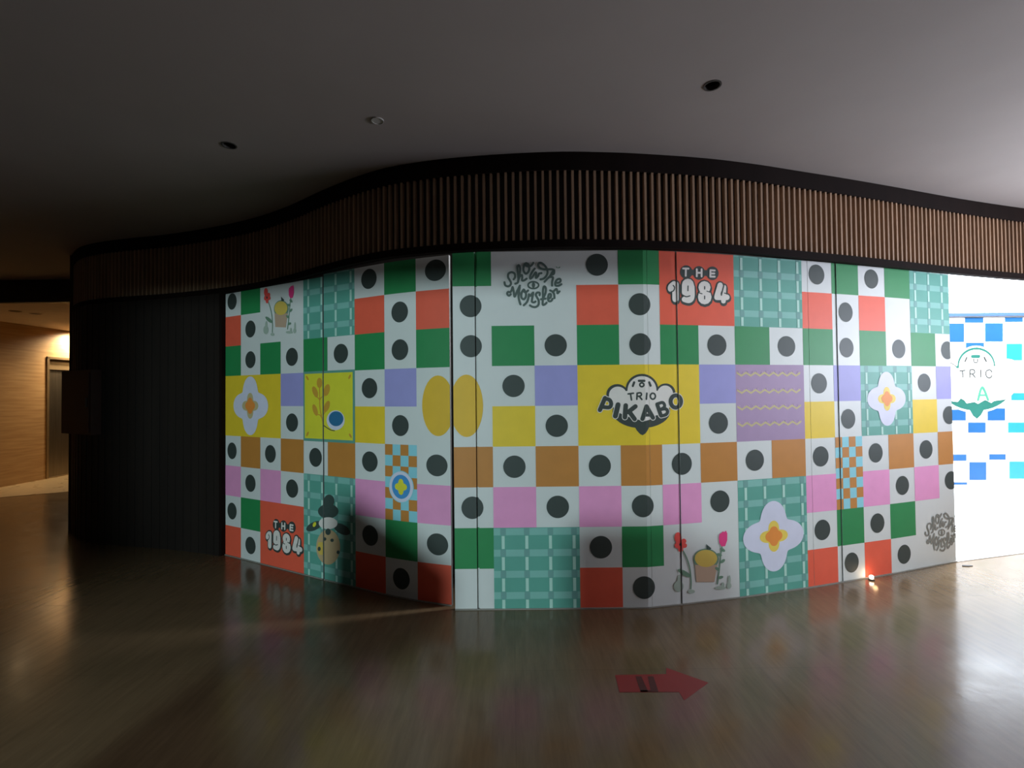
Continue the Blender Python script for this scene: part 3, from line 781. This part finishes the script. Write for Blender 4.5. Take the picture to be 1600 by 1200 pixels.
spot('corridor_light', (lp3.x, lp3.y, CH - 0.05), (lp3.x, lp3.y, 0), 18, (1.0, 0.66, 0.34), 150, 0.8, 0.05)

# reddish dark box on the corner of the left wall
def at_px_on(x):
    best = min(sel, key=lambda p: abs(800 + FPX * (Vector((p.x, p.y, 0)) - CAMP).dot(RV) / (Vector((p.x, p.y, 0)) - CAMP).dot(F) - x)); return best
b0 = at_px_on(113) ; b1 = at_px_on(160); bd = (b1 - b0).normalized(); bn = Vector((bd.y, -bd.x))
b0 = b0 - bd * 0.045; bz0 = EYE - 1.35 * CELL; bz1 = EYE + 1.02 * CELL
mid = (b0 + b1) / 2
t = thing('wall_box', (mid.x, mid.y, bz0), 'dark reddish cabinet mounted on the corner of the dark wall beside the lit corridor', 'wall cabinet')
M_box = mat('oxblood_metal', (0.035, 0.010, 0.008), 0.45)
a = MB(); a.prism([b0 + bn * .09, b1 + bn * .09, b1 + bn * .0015, b0 + bn * .0015], bz0, bz1); a.obj('body', M_box, t)
a = MB(); a.prism([b0 + bd * .03 + bn * .1, b1 - bd * .03 + bn * .1, b1 - bd * .03 + bn * .09, b0 + bd * .03 + bn * .09], bz0 + .03, bz1 - .03)
o = a.obj('cover', M_box, t)
a = MB(); hp = b1 - bd * 0.07; a.prism([hp + bn * .115, hp + bd * .015 + bn * .115, hp + bd * .015 + bn * .1, hp + bn * .1], (bz0 + bz1) / 2 - .05, (bz0 + bz1) / 2 + .05); hh = a.obj('handle', M_rim, o)
hh.parent = o; hh.matrix_parent_inverse = o.matrix_world.inverted() if False else Matrix.Translation(-t.location) @ Matrix() if False else Matrix()

# ------------------------------------------------------------------ atrium on the right
AY = 7.68
M_awhite = mat('bright_white_vinyl', (0.80, 0.80, 0.80), 0.5, 0.02)
M_ablue = mat('royal_blue_ink', (0.006, 0.075, 0.22), 0.5, 0.05)
M_acyan = mat('cyan_ink', (0.012, 0.20, 0.23), 0.5, 0.05)
M_ateal = mat('sea_green_ink', (0.010, 0.10, 0.08), 0.5, 0.05)
M_agrey = mat('silver_line_ink', (0.026, 0.03, 0.03), 0.5, 0.05)
M_apale = mat('pale_mint_ink', (0.05, 0.22, 0.15), 0.5, 0.05)
AT = at_y(1540, 489, AY).z
t = thing('atrium_hoarding', (8.2, AY, 0), 'bright blue and white checkered hoarding beyond the opening at the right', 'hoarding')
bd_ = MB(); bd_.box((4.2, AY, 0), (14.5, AY + 0.06, AT - 0.05))
a = MB(); a.box((4.2, AY - 0.02, AT - 0.05), (14.5, AY + 0.08, AT)); a.obj('top_rail', mat('blue_rail', (0.05, 0.10, 0.28), 0.4), t)
def arect(a, x0, y0, x1, y1, off_):
    P = [at_y(x, y, AY) for x, y in ((x0, y1), (x1, y1), (x1, y0), (x0, y0))]
    a.quad(*[Vector((p.x, AY - off_, p.z)) for p in P])
bl = MB(); cy = MB()
for q in ((1480, 505.3, 1506.3, 534.5), (1507.5, 496, 1536.5, 504.2), (1509, 535.5, 1537.5, 560), (1539, 505, 1567, 533.8), (1570, 496, 1598, 503),
          (1480, 640, 1509, 657), (1543, 638, 1570.5, 657), (1512.5, 660, 1540, 676), (1480, 710, 1510, 720), (1545.5, 709.5, 1571.5, 718.5),
          (1514.5, 722, 1541, 750), (1486, 753.5, 1511, 757.5), (1600, 505, 1628, 533)): arect(bl, *q, 0.001)
for q in ((1572.5, 537, 1597, 563), (1580, 614, 1608, 625.5), (1575, 660, 1604, 676), (1577, 721, 1604, 748), (1608, 640, 1640, 657)): arect(cy, *q, 0.001)
# the same checker carried on beyond the frame
for j in range(0, 9):
    for i in range(0, 10):
        if (i + j) % 2: continue
        x0 = 1632 + i * 29; y0 = 505.5 + j * 29.2
        (bl if (i * 7 + j * 3) % 4 else cy) and arect(bl if (i * 7 + j * 3) % 4 else cy, x0, y0, x0 + 28, min(y0 + 28.5, 755), 0.001)
for m_, i_ in ((bl, 1), (cy, 2)):
    for k in range(0, len(m_.v), 4): bd_.quad(*m_.v[k:k + 4], i_)
bd_.obj('board', [M_awhite, M_ablue, M_acyan], t)
# the same cloud logo, larger, on this board
lg = MB(); lm = [M_ateal, M_awhite, M_agrey, M_apale]
def A(px, py):      # crop (1480,480) scale 6.317
    p = at_y(1480 + px / 6.317, 480 + py / 6.317, AY); return p
def apoly(P, layer, mi):
    CNT[0] = (CNT[0] + 1) % 120
    V = [Vector((A(*p).x, AY - 0.001 - layer * 0.0012 - CNT[0] * 9e-6, A(*p).z)) for p in P]
    for tr in tessellate_polygon([V]): lg.poly([V[i] for i in tr], mi)
def aell(cx, cy_, rx, ry, layer, mi, a0=0, a1=360):
    apoly([(cx + rx * math.cos(math.radians(a0 + (a1 - a0) * k / 40)), cy_ + ry * math.sin(math.radians(a0 + (a1 - a0) * k / 40))) for k in range(41 if a1 - a0 < 360 else 40)], layer, mi)
def astroke(P, w_, layer, mi):
    Q = smooth_path(P, 5)
    for a_, b_ in zip(Q, Q[1:]):
        n = Vector((-(b_ - a_).y, (b_ - a_).x)).normalized() * w_ / 2
        apoly([a_ + n, b_ + n, b_ - n, a_ - n], layer, mi)
    for q_ in Q: apoly([q_ + Vector((math.cos(k * math.pi / 4), math.sin(k * math.pi / 4))) * (w_ / 2) for k in range(8)], layer, mi)
aell(285, 570, 198, 190, 1, 1); aell(285, 575, 186, 178, 2, 0); aell(285, 585, 172, 165, 3, 1)      # dome
aell(-40, 640, 160, 120, 1, 1); aell(-40, 640, 150, 108, 2, 2); aell(-40, 645, 142, 104, 3, 1)
aell(585, 650, 165, 140, 1, 1); aell(585, 655, 152, 132, 2, 2); aell(585, 662, 150, 134, 3, 1)
aell(285, 780, 365, 262, 1, 1); aell(285, 780, 350, 240, 2, 0)
apoly([(215, 1005), (255, 1070), (292, 1100), (330, 1065), (365, 1005)], 2, 0)
apoly([(-80, 640), (110, 600), (460, 600), (720, 640), (690, 800), (600, 905), (540, 915), (460, 925), (430, 945), (370, 915), (300, 955), (265, 935), (190, 950), (140, 890), (100, 935), (50, 930), (-40, 860)], 4, 1)
astroke([(190, 495), (172, 535)], 14, 5, 2); astroke([(362, 495), (382, 535)], 14, 5, 2)
astroke([(245, 485), (308, 485)], 32, 5, 0); astroke([(258, 510), (262, 540), (278, 548), (294, 540), (298, 510)], 9, 5, 2)
for P in ([(120, 630), (172, 624)], [(146, 630), (150, 690)], [(222, 620), (222, 692)], [(222, 618), (258, 618), (268, 640), (255, 656), (225, 658)], [(245, 660), (272, 692)], [(328, 620), (326, 690)],
          [(438, 640), (418, 618), (386, 628), (376, 655), (390, 690), (420, 696), (438, 675)]): astroke(P, 11, 5, 2)
for P, w_ in (([(300, 915), (342, 790), (400, 915)], 24), ([(315, 868), (385, 868)], 18)): astroke(P, w_, 5, 3)
for P, w_ in (([(95, 780), (90, 900)], 30), ([(185, 790), (110, 860), (200, 925)], 26), ([(470, 790), (480, 900), (540, 890), (545, 840), (480, 835)], 22)): astroke(P, w_, 5, 1)
lo = lg.obj('cloud_logo', lm, t); lo['label'] = 'white cloud logo with sea-green base reading TRIO PIKABO'
# glazing above that board
M_sky = emis('bright_glazing', (0.90, 0.95, 1.0), 3.0)
a = MB(); a.box((3.0, AY + 0.5, AT - 0.4), (15, AY + 0.55, 3.6))
tag(a.obj('window_1', M_sky), kind='structure')
M_frame = mat('white_window_frame', (0.7, 0.72, 0.75), 0.4)
a = MB()
for x in (4.5, 6.7, 8.9, 11.1, 13.3): a.box((x, AY + 0.42, AT - 0.4), (x + 0.06, AY + 0.5, 3.6))
a.box((3.0, AY + 0.42, 3.54), (15, AY + 0.5, 3.6))
tag(a.obj('trim_2', M_frame), kind='structure')
a = MB(); a.box((3.0, 4.6, 7.0), (15, AY + 0.6, 7.1)); tag(a.obj('ceiling_atrium', M_ceil), kind='structure')
# small dark scrap on the bright floor
p = at_z(1511, 884.5, 0)
a = MB(); a.prism([(p.x - .05, p.y - .008), (p.x + .0, p.y - .018), (p.x + .045, p.y - .006), (p.x + .03, p.y + .012), (p.x - .03, p.y + .014)], 0.0, 0.006)
tag(a.obj('scrap', mat('dark_scrap', (0.03, 0.03, 0.035), 0.7)), 'small dark scrap lying on the bright floor just past the rightmost hoarding panel', 'scrap')

# ------------------------------------------------------------------ rear part of the foyer and added light blockers, behind the camera
a = MB(); a.box((-16, -7.2, 0), (16, -7.0, CEIL)); tag(a.obj('wall_back', M_wall_dark), kind='structure')
# two added unseen boards, cut to the shadow outlines at the hoarding foot
def shade_board(poly, dist, name, lab):
    P = []
    for x, y in poly:
        s, v = ray_sv(x, y); p2 = P_at(s); q_ = Vector((p2.x, p2.y, (9 - v) * CELL))
        d_ = q_ - LAMP; P.append(LAMP + d_ * (dist / d_.y))
    n = len(P); back = [p - Vector((0, 0.02, 0)) for p in P]
    return tag(mesh_obj(name, P + back, [tuple(range(n)), tuple(range(2 * n - 1, n - 1, -1))] + [(k, (k + 1) % n, n + (k + 1) % n, n + k) for k in range(n)], M_edge), lab, 'board', 'added shadow blockers behind the viewer')

shade_board([(516, 1120), (517, 905), (519, 835), (532, 778), (556, 780), (604, 814), (650, 846), (704, 888), (704, 1150)], 2.0, 'shadow_blocker', 'tall board added behind the viewer to cast a shadow, slanting top')
shade_board([(893, 1150), (887, 953), (884, 845), (905, 818), (1040, 818), (1130, 860), (1160, 950), (1165, 1130)], 2.0, 'shadow_blocker', 'lower board added behind the viewer to cast a shadow, level top')
a = MB(); a.box((-9, -1.12, 1.763), (9, -1.0, CEIL)); tag(a.obj('lamp_cutoff_lintel', M_wall_dark), kind='structure')  # unseen lintel added to cut the spots off the slatted bulkhead

a = MB(); a.box((3.0, AY + 0.45, 3.6), (15, AY + 0.6, 7.0)); tag(a.obj('wall_atrium', mat('grey_plaster', (0.07, 0.07, 0.085), 0.8)), kind='structure')
q0 = at_z(1495, 878.5, 0); q1 = at_z(1575, 868, 0); dd = Vector((q1.x - q0.x, q1.y - q0.y)).normalized()
q0 = Vector((q0.x, q0.y)); q1 = q0 + dd * 9
a = MB(); a.prism([q0 - dd * 0.1, q1, Vector((q1.x, AY + 0.5)), Vector((3.6, AY + 0.5)), Vector((3.6, q0.y + 0.35))], 0.0, 0.004)
tag(a.obj('floor_atrium', mat('pale_grey_stone', (0.42, 0.43, 0.45), 0.3, 0.12, 3)), kind='structure')
